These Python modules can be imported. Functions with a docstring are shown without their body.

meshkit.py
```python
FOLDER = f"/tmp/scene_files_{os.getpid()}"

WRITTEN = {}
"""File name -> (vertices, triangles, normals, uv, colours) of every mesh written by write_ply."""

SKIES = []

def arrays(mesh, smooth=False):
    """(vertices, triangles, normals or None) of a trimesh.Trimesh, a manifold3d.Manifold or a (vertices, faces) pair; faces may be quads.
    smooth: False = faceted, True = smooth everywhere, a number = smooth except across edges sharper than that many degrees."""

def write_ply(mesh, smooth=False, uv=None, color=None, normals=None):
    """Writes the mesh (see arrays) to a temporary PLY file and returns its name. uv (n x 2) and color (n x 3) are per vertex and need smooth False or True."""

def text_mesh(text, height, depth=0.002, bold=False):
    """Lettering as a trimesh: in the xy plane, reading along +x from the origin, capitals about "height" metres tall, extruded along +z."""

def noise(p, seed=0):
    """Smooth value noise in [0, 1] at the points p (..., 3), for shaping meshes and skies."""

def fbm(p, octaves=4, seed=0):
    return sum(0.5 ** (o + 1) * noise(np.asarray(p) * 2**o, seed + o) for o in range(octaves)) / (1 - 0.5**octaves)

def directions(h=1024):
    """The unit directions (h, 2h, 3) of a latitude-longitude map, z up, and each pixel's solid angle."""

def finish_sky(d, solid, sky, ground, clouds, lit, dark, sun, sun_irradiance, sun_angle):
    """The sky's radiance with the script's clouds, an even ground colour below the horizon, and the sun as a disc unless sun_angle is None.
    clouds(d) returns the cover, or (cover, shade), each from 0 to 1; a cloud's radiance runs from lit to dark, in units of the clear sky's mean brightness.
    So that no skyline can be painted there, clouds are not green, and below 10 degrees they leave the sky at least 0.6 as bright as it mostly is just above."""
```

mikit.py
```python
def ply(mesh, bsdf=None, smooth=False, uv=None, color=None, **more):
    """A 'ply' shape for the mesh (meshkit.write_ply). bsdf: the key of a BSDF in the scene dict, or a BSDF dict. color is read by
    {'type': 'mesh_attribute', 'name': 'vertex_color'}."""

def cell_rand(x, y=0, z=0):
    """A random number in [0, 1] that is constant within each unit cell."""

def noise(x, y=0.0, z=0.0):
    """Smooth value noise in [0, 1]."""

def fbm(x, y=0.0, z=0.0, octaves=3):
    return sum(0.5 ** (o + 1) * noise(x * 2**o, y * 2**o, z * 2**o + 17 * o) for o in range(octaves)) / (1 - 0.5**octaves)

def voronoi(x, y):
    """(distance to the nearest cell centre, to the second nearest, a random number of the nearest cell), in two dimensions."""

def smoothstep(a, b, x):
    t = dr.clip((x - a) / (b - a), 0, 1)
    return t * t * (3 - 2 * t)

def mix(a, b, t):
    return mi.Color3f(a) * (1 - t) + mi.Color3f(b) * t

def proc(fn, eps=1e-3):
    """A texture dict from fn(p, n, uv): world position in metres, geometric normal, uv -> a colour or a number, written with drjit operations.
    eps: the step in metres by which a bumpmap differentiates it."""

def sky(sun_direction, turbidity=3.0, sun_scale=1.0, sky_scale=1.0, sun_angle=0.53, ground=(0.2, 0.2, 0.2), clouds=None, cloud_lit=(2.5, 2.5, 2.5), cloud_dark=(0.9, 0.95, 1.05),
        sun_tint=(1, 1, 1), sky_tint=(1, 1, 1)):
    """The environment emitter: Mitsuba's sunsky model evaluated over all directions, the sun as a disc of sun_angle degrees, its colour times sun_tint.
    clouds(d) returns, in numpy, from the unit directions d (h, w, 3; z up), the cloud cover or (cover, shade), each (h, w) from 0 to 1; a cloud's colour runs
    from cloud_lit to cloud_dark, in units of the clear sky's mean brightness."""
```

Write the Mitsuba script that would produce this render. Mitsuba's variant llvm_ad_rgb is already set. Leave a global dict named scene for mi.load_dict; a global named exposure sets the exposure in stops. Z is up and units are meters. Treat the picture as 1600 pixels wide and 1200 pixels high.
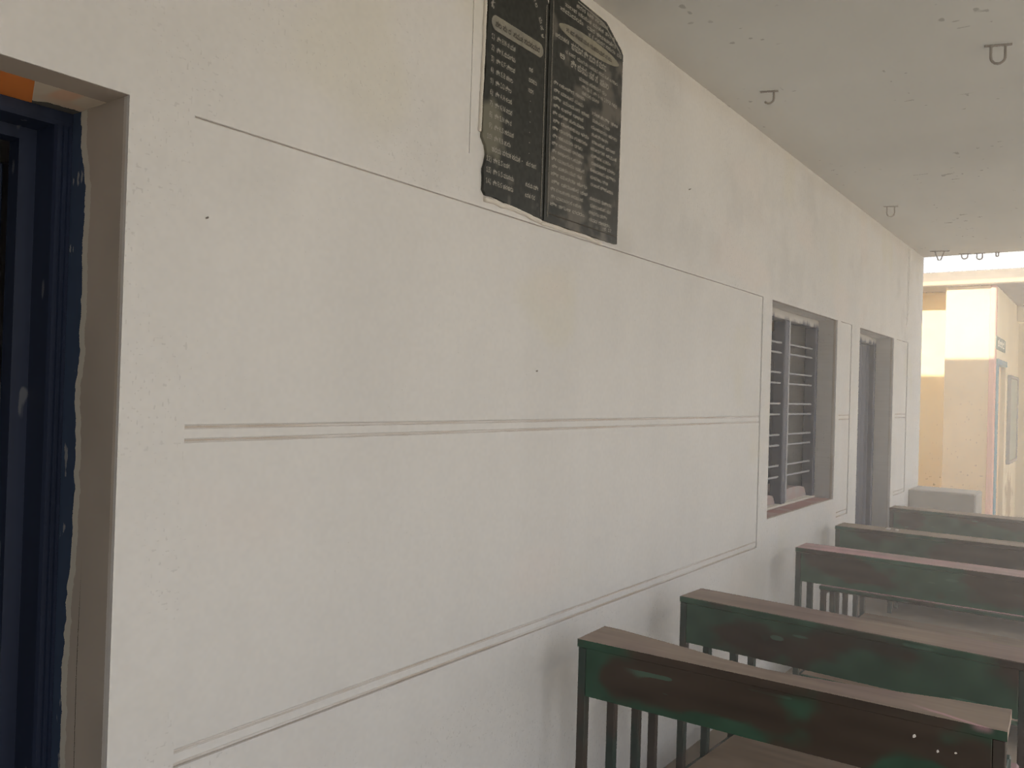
import math, json, random
import numpy as np, trimesh, shapely
from shapely.geometry import Polygon
import manifold3d as m3
import drjit as dr, mitsuba as mi
import mikit, meshkit
from mikit import noise, fbm, smoothstep, mix, voronoi

scene, labels = {}, {}
T = mi.ScalarTransform4f

# ------------------------------------------------------------------ camera, sky, exposure
EYE = np.array([1.55, 0.0, 1.59])
CX = np.array([0.80697391, 0.5898254, 0.02998512])      # image right in world
CY = np.array([0.01853329, 0.02545562, -0.99950414])    # image down in world
CZ = np.array([-0.59029622, 0.80712949, 0.00961062])    # view direction
F = 1300.0
scene['camera'] = {'type': 'perspective', 'fov_axis': 'x', 'fov': math.degrees(2 * math.atan(800 / F)), 'near_clip': 0.05, 'far_clip': 400.0,
                   'to_world': T().look_at(origin=EYE.tolist(), target=(EYE + CZ).tolist(), up=(-CY).tolist())}
exposure = 3.18
scene['sky'] = mikit.sky((-0.30, -0.90, 0.340), turbidity=5.0, sun_scale=1.7, sun_tint=(0.86, 1.0, 1.2), sky_scale=1.0, sun_angle=1.0, ground=(0.30, 0.27, 0.23),
                         sky_tint=(0.86, 0.97, 1.17),
                         clouds=lambda d: (0.70 + 0.3 * meshkit.fbm(d * 3.0, 4, 7) * np.ones(d.shape[:2]), 0.25), cloud_lit=(2.3, 2.33, 2.42), cloud_dark=(1.1, 1.12, 1.15))

# ------------------------------------------------------------------ materials
def diffuse_proc(name, fn, bump=None, bump_scale=None, rough=0.85, spec=0.2):
    d = {'type': 'principled', 'base_color': mikit.proc(fn), 'roughness': rough, 'specular': spec}
    if bump is not None:
        d = {'type': 'bumpmap', 'arbitrary': mikit.proc(bump, eps=2e-3), 'scale': 1.0, 'bsdf': d}
    scene[name] = {'type': 'twosided', 'bsdf': d}

def plain(name, rgb, rough=0.6, spec=0.3, metallic=0.0):
    scene[name] = {'type': 'twosided', 'bsdf': {'type': 'principled', 'base_color': {'type': 'rgb', 'value': list(rgb)}, 'roughness': rough, 'specular': spec, 'metallic': metallic}}

def wall_col(p, n, uv):
    c = mi.Color3f(0.60, 0.595, 0.585)
    blot = fbm(p.y * 1.3, p.z * 1.3, p.x * 2, 4)
    c = c * (0.93 + 0.14 * blot)
    # rain and brush streaks
    st = fbm(p.y * 7.0, p.z * 0.5, 3.0, 3)
    c = c * (0.975 + 0.05 * st)
    # greenish and ochre stains
    g = smoothstep(0.62, 0.80, fbm(p.y * 2.1 + 9, p.z * 2.1, 5.0, 3))
    c = mix(c, mi.Color3f(0.58, 0.56, 0.47), 0.35 * g)
    pk = smoothstep(0.6, 0.8, fbm(p.y * 1.7 + 3, p.z * 3.1, 11.0, 3))
    c = mix(c, mi.Color3f(0.64, 0.58, 0.55), 0.35 * pk)
    # speckles
    sp = smoothstep(0.80, 0.95, noise(p.y * 170, p.z * 170, p.x * 55)) * smoothstep(0.45, 0.75, noise(p.y * 5, p.z * 5, 2.0))
    c = c * (1 - 0.12 * sp) * (0.98 + 0.04 * noise(p.y * 90, p.z * 90, 8.0))
    gb = smoothstep(0.52, 0.78, fbm(p.y * 3.5 + 4, p.z * 3.5, 21.0, 4)) * smoothstep(1.9, 2.2, p.z)
    c = c * (1 - 0.07 * gb)
    # damp grime low down by the third desk
    lo = smoothstep(0.38, 0.05, dr.sqrt(dr.square((p.y - 4.25) * 0.8) + dr.square(p.z - 0.62)) + 0.25 * (fbm(p.y * 6, p.z * 3, 0.0, 3) - 0.5))
    c = mix(c, mi.Color3f(0.40, 0.38, 0.34), 0.35 * lo)
    # dirt on the groove ledges and floors; undersides of their edges toned darker
    rec = smoothstep(-0.002, -0.0085, p.x) * smoothstep(-0.03, -0.02, p.x)
    ledge = rec * smoothstep(0.5, 0.9, n.z)
    c = mix(c, mi.Color3f(0.36, 0.28, 0.20), ledge * (0.35 + 0.4 * noise(p.y * 23, 1.0, 0.0)))
    deep = smoothstep(-0.0095, -0.0105, p.x) * smoothstep(-0.03, -0.02, p.x)
    c = mix(c, mi.Color3f(0.40, 0.32, 0.24), deep * (0.10 + 0.55 * smoothstep(0.25, 0.7, fbm(p.y * 5, p.z * 3, 0.0, 3))))
    roof_edge = rec * smoothstep(0.5, 0.9, -n.z)
    c = mix(c, mi.Color3f(0.22, 0.19, 0.16), roof_edge * 0.25)
    # browner, darker tone along the line where the wall meets the ceiling
    top = smoothstep(2.90, 3.0, p.z + 0.05 * noise(p.y * 5, 0.0, 0.0))
    c = mix(c, mi.Color3f(0.50, 0.45, 0.38), 0.25 * top)
    # blotch right of the plaques
    bl = smoothstep(0.20, 0.03, dr.sqrt(dr.square(p.y - 2.80) + dr.square((p.z - 2.16) * 1.3)) + 0.1 * noise(p.y * 9, p.z * 9, 0.0))
    c = mix(c, mi.Color3f(0.44, 0.42, 0.38), 0.4 * bl)
    # --- door reveal: blue paint lapping on to the plaster, with a ragged edge
    inrev = (p.x < -0.02) & (p.y > 0.8) & (p.y < 0.9)
    edge = -0.165 + 0.03 * (fbm(p.z * 7, 3.0, 0.0, 3) - 0.5) + 0.012 * (fbm(p.z * 60, p.x * 20, 0.0, 3) - 0.5) + 0.02 * (p.z - 1.5) - 0.03 * smoothstep(1.9, 2.1, p.z)
    blue = inrev & (p.x < edge)
    scuff = smoothstep(0.70, 0.76, fbm(p.z * 14, p.x * 40, 7.0, 4))
    bc = mix(mi.Color3f(0.042, 0.066, 0.118), mi.Color3f(0.30, 0.31, 0.31), scuff * 0.7)
    c = dr.select(blue, bc, c)
    pale = inrev & (p.x < edge + 0.022) & ~blue
    c = dr.select(pale, mi.Color3f(0.52, 0.51, 0.46), c)
    c = dr.select(inrev & ~pale & ~blue, mi.Color3f(0.40, 0.36, 0.32) * (0.9 + 0.2 * noise(p.z * 8, p.x * 8, 0.0)), c)
    crk = smoothstep(0.0018, 0.0006, dr.abs(p.x + 0.122 - 0.01 * (noise(p.z * 3, 1.0, 0.0) - 0.5))) * smoothstep(1.25, 1.05, p.z)
    c = dr.select(inrev, c * (1 - 0.75 * crk), c)
    # lintel soffit of the first door: orange daub and smudged plaster
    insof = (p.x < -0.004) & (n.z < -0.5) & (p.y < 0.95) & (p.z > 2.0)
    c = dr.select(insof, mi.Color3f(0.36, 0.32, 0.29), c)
    daub = insof & (p.x < -0.085)
    c = dr.select(daub, mix(mi.Color3f(0.56, 0.50, 0.43), mi.Color3f(0.62, 0.36, 0.24), smoothstep(0.5, 0.75, noise(p.x * 18, p.y * 18, 0.0)) * 0.6), c)
    orange = daub & (p.x > -0.30 + 0.02 * noise(p.y * 20, 0.0, 0.0)) & (p.y < 0.715 - (p.x + 0.1) * 0.40)
    c = dr.select(orange, mi.Color3f(0.62, 0.21, 0.06), c)
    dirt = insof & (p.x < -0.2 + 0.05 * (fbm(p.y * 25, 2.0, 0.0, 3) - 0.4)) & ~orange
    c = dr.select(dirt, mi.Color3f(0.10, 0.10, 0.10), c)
    # other reveals: plaster in a darker tone
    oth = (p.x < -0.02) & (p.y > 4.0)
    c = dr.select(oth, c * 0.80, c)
    # red oxide on the window sill
    sill = oth & (n.z > 0.5) & (p.z < 1.0) & (p.z > 0.9)
    c = dr.select(sill, mix(mi.Color3f(0.38, 0.22, 0.21), mi.Color3f(0.42, 0.35, 0.33), smoothstep(0.45, 0.7, fbm(p.y * 9, p.x * 9, 0.0, 3)) * 0.6), c)
    # dark hairline at the corner pilaster
    return c

def wall_bump(p, n, uv):
    return 0.0035 * fbm(p.x * 9, p.y * 9, p.z * 9, 3) + 0.0006 * fbm(p.x * 60, p.y * 60, p.z * 60, 2)

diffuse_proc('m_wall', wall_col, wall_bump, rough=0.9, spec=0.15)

def ceil_col(p, n, uv):
    c = mi.Color3f(0.54, 0.55, 0.54) * (0.92 + 0.16 * fbm(p.x * 1.2, p.y * 1.2, 0.0, 4))
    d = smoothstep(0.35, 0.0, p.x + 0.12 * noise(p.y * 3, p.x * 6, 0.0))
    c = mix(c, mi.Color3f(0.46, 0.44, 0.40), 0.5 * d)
    sp = smoothstep(0.90, 0.95, noise(p.x * 28, p.y * 28, 4.0)) * smoothstep(0.5, 0.7, noise(p.x * 4, p.y * 4, 0.0))
    return c * (1 - 0.3 * sp)

diffuse_proc('m_ceiling', ceil_col, lambda p, n, uv: 0.004 * fbm(p.x * 7, p.y * 7, 0.0, 3), rough=0.9, spec=0.1)

def floor_col(p, n, uv):
    return mi.Color3f(0.27, 0.23, 0.185) * (0.75 + 0.5 * fbm(p.x * 3, p.y * 3, 0.0, 4))
diffuse_proc('m_floor', floor_col, rough=0.75, spec=0.3)

def ground_col(p, n, uv):
    return mix(mi.Color3f(0.56, 0.52, 0.46), mi.Color3f(0.48, 0.45, 0.41), fbm(p.x * 0.9, p.y * 0.9, 0.0, 4)) * (0.85 + 0.3 * noise(p.x * 20, p.y * 20, 0.0))
diffuse_proc('m_ground', ground_col, rough=0.95, spec=0.1)

def room_col(p, n, uv):
    return mi.Color3f(0.30, 0.31, 0.34) * (0.9 + 0.2 * noise(p.x * 2, p.y * 2, p.z * 2))
diffuse_proc('m_room', room_col, rough=0.9, spec=0.1)

def cream_col(p, n, uv):
    c = mix(mi.Color3f(0.74, 0.60, 0.36), mi.Color3f(0.76, 0.65, 0.44), fbm(p.x * 2.2, p.y * 2.2, p.z * 2.2, 3))
    low = smoothstep(1.7, 0.6, p.z + 0.5 * fbm(p.x * 3, p.y * 3, 1.0, 3))
    c = mix(c, mi.Color3f(0.62, 0.42, 0.20), 0.35 * low)
    sp = smoothstep(0.78, 0.92, noise(p.x * 42, p.y * 42, p.z * 30)) * smoothstep(2.0, 0.9, p.z) * smoothstep(0.4, 0.6, noise(p.x * 5, p.y * 5, p.z * 3))
    return mix(c, mi.Color3f(0.30, 0.20, 0.10), 0.6 * sp)
diffuse_proc('m_yellow', cream_col, rough=0.9, spec=0.1)

def cream2_col(p, n, uv):
    c = mi.Color3f(0.80, 0.72, 0.56) * (0.92 + 0.14 * fbm(p.x * 2, p.y * 2, p.z * 2, 3))
    rust = smoothstep(0.75, 0.45, dr.sqrt(dr.square(p.y - 13.2) * 0.9 + dr.square((p.z - 0.35) * 1.2)) + 0.5 * fbm(p.y * 8, p.z * 8, 0.0, 3))
    return mix(c, mi.Color3f(0.36, 0.26, 0.16), 0.7 * rust)
diffuse_proc('m_cream', cream2_col, rough=0.9, spec=0.1)
def tan_col(p, n, uv):
    c = mi.Color3f(0.70, 0.58, 0.42) * (0.9 + 0.2 * fbm(p.x * 3, p.y * 3, p.z * 2, 4))
    low = smoothstep(1.9, 0.6, p.z + 0.5 * fbm(p.x * 3, p.y * 3, 1.0, 3))
    c = mix(c, mi.Color3f(0.62, 0.46, 0.28), 0.4 * low)
    sp = smoothstep(0.76, 0.92, noise(p.x * 45, p.y * 45, p.z * 33)) * smoothstep(2.2, 0.9, p.z)
    return mix(c, mi.Color3f(0.40, 0.30, 0.24), 0.5 * sp)
diffuse_proc('m_tan', tan_col, rough=0.9, spec=0.1)
plain('m_pinktrim', (0.66, 0.42, 0.38), 0.8)

def slab_col(p, n, uv):
    c = mix(mi.Color3f(0.19, 0.175, 0.17), mi.Color3f(0.28, 0.255, 0.245), fbm(p.x * 3, p.z * 9, p.y, 4))
    ln = smoothstep(0.035, 0.01, dr.abs(p.z - 3.065))
    return mix(c, mi.Color3f(0.70, 0.55, 0.40), 0.5 * ln)
diffuse_proc('m_slab', slab_col, rough=0.9, spec=0.1)

# desks: dark green paint over maroon primer, worn
def desk_board_col(p, n, uv):
    w = fbm(p.x * 3.5, p.y * 1.7, p.z * 5.0, 4) + 0.16 * smoothstep(0.70, 0.62, p.z) + 0.22 * smoothstep(0.35, 0.14, p.x) - 0.05
    k = smoothstep(0.46, 0.60, w)
    brown = mi.Color3f(0.054, 0.039, 0.030) * (0.75 + 0.5 * noise(p.x * 8, p.y * 8, p.z * 30))
    green = mi.Color3f(0.032, 0.082, 0.053) * (0.75 + 0.5 * noise(p.x * 15, p.y * 15, p.z * 15))
    c = mix(brown, green, k)
    sc = smoothstep(0.80, 0.86, noise(p.x * 11, p.y * 30, p.z * 42)) * smoothstep(0.55, 0.7, noise(p.x * 4 + 3, p.y, p.z * 8))
    return mix(c, mi.Color3f(0.07, 0.15, 0.11), 0.7 * sc)
diffuse_proc('m_board', desk_board_col, rough=0.45, spec=0.35)

def top_fn(a, b):
    def f(p, n, uv):
        g = fbm(p.x * 2.5, p.y * 30, p.z * 20, 3)
        c = mix(mi.Color3f(*a), mi.Color3f(*b), smoothstep(0.3, 0.7, fbm(p.x * 3.0, p.y * 5.0, 0.0, 3)))
        c = c * (0.82 + 0.36 * g)
        c = mix(c, desk_board_col(p, n, uv), smoothstep(0.45, 0.8, -n.y))      # the front edge carries the board's paint
        # pink chalk rubbed across the right end of the nearest desk
        l = smoothstep(0.012, 0.002, dr.abs(p.y - (2.40 - 0.30 * (p.x - 1.16)) + 0.006 * (noise(p.x * 30, 0.0, 0.0) - 0.5))) * smoothstep(1.10, 1.2, p.x) * smoothstep(1.34, 1.3, p.x)
        return mix(c, mi.Color3f(0.55, 0.30, 0.36), 0.55 * l * smoothstep(0.78, 0.8, p.z) * smoothstep(2.6, 2.55, p.y))
    return f
diffuse_proc('m_top', top_fn((0.21, 0.155, 0.14), (0.235, 0.185, 0.15)), rough=0.55, spec=0.35)
diffuse_proc('m_top_pink', top_fn((0.52, 0.32, 0.34), (0.40, 0.30, 0.29)), rough=0.6, spec=0.3)
diffuse_proc('m_top_dust', top_fn((0.29, 0.24, 0.19), (0.33, 0.28, 0.23)), rough=0.7, spec=0.25)
diffuse_proc('m_seat', top_fn((0.32, 0.21, 0.22), (0.26, 0.19, 0.185)), rough=0.55, spec=0.35)
diffuse_proc('m_foot', top_fn((0.19, 0.14, 0.10), (0.25, 0.19, 0.145)), rough=0.7, spec=0.25)
def tube_col(p, n, uv):
    return mix(mi.Color3f(0.030, 0.050, 0.042), mi.Color3f(0.055, 0.045, 0.038), smoothstep(0.42, 0.58, fbm(p.x * 9, p.y * 9, p.z * 4, 3)))
diffuse_proc('m_tube', tube_col, rough=0.45, spec=0.4)
def blue_col(p, n, uv):
    c = mi.Color3f(0.014, 0.023, 0.052) * (0.7 + 0.6 * fbm(p.x * 6, p.y * 30, p.z * 1.5, 3))
    sc = smoothstep(0.74, 0.80, fbm(p.x * 40, p.y * 40, p.z * 9, 3))
    return mix(c, mi.Color3f(0.16, 0.17, 0.18), 0.5 * sc)
diffuse_proc('m_blue', blue_col, rough=0.45, spec=0.4)
def bluegrey_col(p, n, uv):
    c = mi.Color3f(0.075, 0.085, 0.12) * (0.7 + 0.6 * fbm(p.x * 6, p.y * 12, p.z * 1.5, 3))
    ragged = smoothstep(2.075, 2.115, p.z + 0.05 * (fbm(p.y * 22, p.x * 9, 0.0, 3) - 0.5))
    return mix(c, mi.Color3f(0.55, 0.53, 0.50), 0.85 * ragged)
diffuse_proc('m_bluegrey', bluegrey_col, rough=0.5, spec=0.35)
plain('m_bar', (0.30, 0.31, 0.34), 0.5, 0.4)
plain('m_steel', (0.24, 0.22, 0.20), 0.55, 0.5, 0.3)
plain('m_hookpaint', (0.38, 0.36, 0.33), 0.7)
plain('m_mortar', (0.60, 0.57, 0.52), 0.9, 0.1)
def mound_col(p, n, uv):
    return mix(mi.Color3f(0.38, 0.30, 0.29), mi.Color3f(0.36, 0.35, 0.35), smoothstep(0.4, 0.65, fbm(p.x * 7, p.y * 7, p.z * 7, 3)))
diffuse_proc('m_mound', mound_col, rough=0.9, spec=0.1)
def granite_col(p, n, uv):
    c = mi.Color3f(0.024, 0.026, 0.023) * (0.8 + 0.4 * noise(p.y * 90, p.z * 90, 0.0))
    # lime wash smears
    rub = smoothstep(0.52, 0.74, fbm(p.y * 11, p.z * 11, 4.0, 4) + 0.16 * smoothstep(0.20, 0.02, dr.abs(p.z - 2.36)) * smoothstep(2.26, 2.30, p.y) * smoothstep(2.65, 2.4, p.y))
    c = mix(c, mi.Color3f(0.16, 0.145, 0.125), 0.55 * rub * smoothstep(2.26, 2.28, p.y))
    pat = smoothstep(0.085, 0.05, dr.sqrt(dr.square(p.y - 1.955) + dr.square((p.z - 2.375) * 0.75)) + 0.03 * (noise(p.y * 30, p.z * 30, 0.0) - 0.5))
    c = mix(c, mi.Color3f(0.17, 0.165, 0.125), 0.75 * pat)
    pat2 = smoothstep(0.62, 0.78, fbm(p.y * 16, p.z * 16, 9.0, 3)) * smoothstep(2.36, 2.2, p.z)
    return mix(c, mi.Color3f(0.15, 0.14, 0.12), 0.4 * pat2)
diffuse_proc('m_granite', granite_col, rough=0.32, spec=0.4)
plain('m_letter', (0.27, 0.26, 0.235), 0.7, 0.2)
plain('m_letterdark', (0.06, 0.055, 0.045), 0.7, 0.2)
def banner_col(p, n, uv):
    return mix(mi.Color3f(0.20, 0.195, 0.18), mi.Color3f(0.24, 0.225, 0.175), noise(p.y * 12, p.z * 12, 0.0)) * (0.85 + 0.3 * noise(p.y * 60, p.z * 60, 1.0))
diffuse_proc('m_banner', banner_col, rough=0.6, spec=0.2)
plain('m_plate', (0.20, 0.27, 0.26), 0.6)
plain('m_platelet', (0.75, 0.74, 0.66), 0.6)
plain('m_notice', (0.36, 0.42, 0.40), 0.6)
plain('m_doorblue', (0.16, 0.30, 0.40), 0.5)
plain('m_doorgreen', (0.48, 0.50, 0.38), 0.7)
plain('m_chalk', (0.75, 0.72, 0.68), 0.9)
def block_col(p, n, uv):
    return mi.Color3f(0.40, 0.38, 0.35) * (0.88 + 0.24 * fbm(p.x * 4, p.y * 4, p.z * 4, 3))
diffuse_proc('m_block', block_col, rough=0.9, spec=0.1)

# ------------------------------------------------------------------ helpers
def chamfer_box(lo, hi, c=0.003):
    lo, hi = np.minimum(lo, hi).astype(float), np.maximum(lo, hi).astype(float)
    c = min(c, 0.45 * float((hi - lo).min()))
    pts = []
    for sx in (0, 1):
        for sy in (0, 1):
            for sz in (0, 1):
                q = np.where([sx, sy, sz], hi, lo)
                s = np.where([sx, sy, sz], -1, 1) * c
                for a in range(3):
                    r = q + s
                    r[a] = q[a]
                    pts.append(r)
    return trimesh.convex.convex_hull(np.array(pts))

def cat(*ms):
    return trimesh.util.concatenate(list(ms))

def tube(path, r, sides=10):
    path = np.asarray(path, float)
    vs, fs = [], []
    prev = None
    for i, q in enumerate(path):
        t = path[min(i + 1, len(path) - 1)] - path[max(i - 1, 0)]
        t /= np.linalg.norm(t)
        if prev is None:
            prev = np.cross(t, [0.3, 0.2, 0.9] if abs(t[2]) < 0.9 else [1, 0, 0])
        u = prev - t * (prev @ t); u /= np.linalg.norm(u); prev = u
        w = np.cross(t, u)
        for k in range(sides):
            a = 2 * math.pi * k / sides
            vs.append(q + r * (math.cos(a) * u + math.sin(a) * w))
    n = len(path)
    for i in range(n - 1):
        for k in range(sides):
            a, b = i * sides + k, i * sides + (k + 1) % sides
            fs += [[a, b, b + sides], [a, b + sides, a + sides]]
    vs += [path[0], path[-1]]
    for k in range(sides):
        fs += [[len(vs) - 2, (k + 1) % sides, k], [len(vs) - 1, (n - 1) * sides + k, (n - 1) * sides + (k + 1) % sides]]
    return trimesh.Trimesh(np.array(vs), np.array(fs), process=False)

def prism(poly, axis, a, b):
    """Extrudes a polygon: axis 'x' takes (y, z) outlines, 'y' takes (x, z), 'z' takes (x, y)."""
    poly = poly if isinstance(poly, Polygon) else Polygon(poly)
    m = trimesh.creation.extrude_polygon(poly, abs(b - a), engine='earcut')
    v = m.vertices.copy(); v[:, 2] += min(a, b)
    order = {'x': [2, 0, 1], 'y': [0, 2, 1], 'z': [0, 1, 2]}[axis]
    m = trimesh.Trimesh(v[:, order], m.faces if axis != 'y' else m.faces[:, ::-1], process=False)
    return m

def numbered(key):
    if key not in scene and key not in labels: return key
    i = 1
    while f'{key}_{i:03d}' in scene or f'{key}_{i:03d}' in labels: i += 1
    return f'{key}_{i:03d}'

def add(key, mesh, bsdf, smooth=False, label=None, **kw):
    key = numbered(key)
    scene[key] = mikit.ply(mesh, bsdf, smooth)
    d = dict(kw)
    if label: d['label'] = label
    if d: labels[key] = d
    return key

def thing(key, label, category, group=None):
    key = numbered(key)
    labels[key] = {'label': label, 'category': category}
    if group: labels[key]['group'] = group
    return key

S = dict(kind='structure')
def mbox(lo, hi):
    lo, hi = np.array(lo, float), np.array(hi, float)
    return m3.Manifold.cube((hi - lo).tolist()).translate(lo.tolist())

# ------------------------------------------------------------------ setting: the veranda wall with its openings
Y0, Y1, ZC = -1.9, 8.76, 3.0
TH = 0.36                                   # wall thickness
D1, D2 = (-0.42, 0.845), (6.42, 7.557)      # doors
WN = (4.518, 5.823, 0.934, 2.14)            # window
LINTEL = 2.14
w = mbox((-TH, Y0, 0), (0, Y1, ZC))
for a, b in (D1, D2): w -= mbox((-1, a, -1), (1, b, LINTEL))
w -= mbox((-1, WN[0], WN[2]), (1, WN[1], WN[3]))
panels, REC = [], 0.006
GROOVE = 0.011
PB, PM0, PM1, PT = 0.798, 1.467, 1.499, 2.140
PG = 0.033                                  # groove along the foot of the panels
fields = [(0.985, 4.375), (5.90, 6.20), (7.66, 8.135)]
for a, b in fields:
    w -= mbox((-GROOVE, a, PB), (1, b, PT))
    panels += [(a, b, PM1, PT), (a, b, PB + PG, PM0)]
for a, b in ((Y0, 1.875), (2.79, 8.06)): w -= mbox((-0.003, a, 2.285), (1, b, ZC))    # plaster step above the lintel band
w -= mbox((-0.008, 8.09, 2.33), (1, 8.105, ZC))       # joint beside the corner pilaster

def fine(man, edge=0.25):
    return man.refine_to_length(edge)
def wobbled(man, amp=0.0015):
    m = man.to_mesh(); v = np.array(m.vert_properties[:, :3]); f = np.array(m.tri_verts)
    return trimesh.Trimesh(v, f, process=False)
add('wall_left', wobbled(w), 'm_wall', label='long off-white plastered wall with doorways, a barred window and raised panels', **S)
for a, b, c, d in panels:
    lip = -0.001
    add('wall_left__panel', chamfer_box((-GROOVE - 0.004, a + lip, c), (-REC, b - lip, d - lip), 0.004), 'm_wall')

for a, b in fields:
    for z0, z1 in ((PM0 + 0.0040, PM1 - 0.0035), (PB + 0.0055, PB + PG - 0.0035)):
        add('wall_left__band', chamfer_box((-GROOVE - 0.004, a + 0.001, z0), (-REC - 0.001, b - 0.001, z1), 0.003), 'm_wall')

# ceiling, floor, other walls of the building
add('ceiling', chamfer_box((-4.6, Y0, ZC), (2.95, Y1, ZC + 0.12), 0.01), 'm_ceiling', **S)
add('floor', chamfer_box((-4.6, Y0, -0.30), (2.75, Y1 + 0.12, 0.0), 0.012), 'm_floor', **S)
add('wall_back', chamfer_box((-4.6, Y0, 0), (-4.4, Y1, ZC), 0.01), 'm_room', **S)
add('wall_far_end', chamfer_box((-4.4, Y1 - 0.2, 0), (-TH, Y1, ZC), 0.005), 'm_yellow', **S)
add('wall_unseen_near_end', chamfer_box((-4.4, Y0, 0), (2.75, Y0 + 0.2, ZC), 0.005), 'm_wall', **S)  # out of view behind the camera, placed to darken the near end
add('wall_partition', chamfer_box((-4.4, 3.0, 0), (-TH, 3.2, ZC), 0.005), 'm_room', **S)
add('ground', chamfer_box((-60, -60, -0.8), (60, 60, -0.30), 0.05), 'm_ground', **S)
pil = []
for yy in (-1.5, 0.9, 4.7, 8.45):  # pillars out of view, spaced to keep light off the near wall
    k = numbered('trim_unseen_pillar')
    add('trim_unseen_pillar', chamfer_box((2.40, yy - 0.19, 0.0), (2.70, yy + 0.19, ZC), 0.012), 'm_wall', **S)

# ------------------------------------------------------------------ door 1 (open, dark room behind)
def jamb(y_in, sgn):
    """L-shaped rebated jamb with two mouldings on its face; y_in is the reveal, sgn points into the opening."""
    o = [(-0.217, y_in), (-0.217, y_in + sgn * 0.006), (-0.221, y_in + sgn * 0.008), (-0.221, y_in + sgn * 0.011), (-0.217, y_in + sgn * 0.013),
         (-0.217, y_in + sgn * 0.017), (-0.221, y_in + sgn * 0.019), (-0.221, y_in + sgn * 0.022), (-0.217, y_in + sgn * 0.024), (-0.217, y_in + sgn * 0.030),
         (-0.224, y_in + sgn * 0.034), (-0.30, y_in + sgn * 0.034), (-0.30, y_in + sgn * 0.068), (-0.345, y_in + sgn * 0.068), (-0.345, y_in)]
    return prism(Polygon(o).buffer(0), 'z', 0.0, 2.112)
add('door_1__jamb', jamb(0.844, -1), 'm_blue', label='blue painted rebated jamb with scuffed paint')
add('door_1__jamb', jamb(-0.419, 1), 'm_blue')
head = [(-0.217, 2.139), (-0.217, 2.118), (-0.222, 2.110), (-0.30, 2.110), (-0.30, 2.085), (-0.345, 2.085), (-0.345, 2.139)]
add('door_1__head', prism(head, 'y', -0.419, 0.844), 'm_blue')
leaf = [chamfer_box((-0.36 - 0.56, 0.735, 0.02), (-0.36, 0.772, 2.04), 0.003)]
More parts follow.
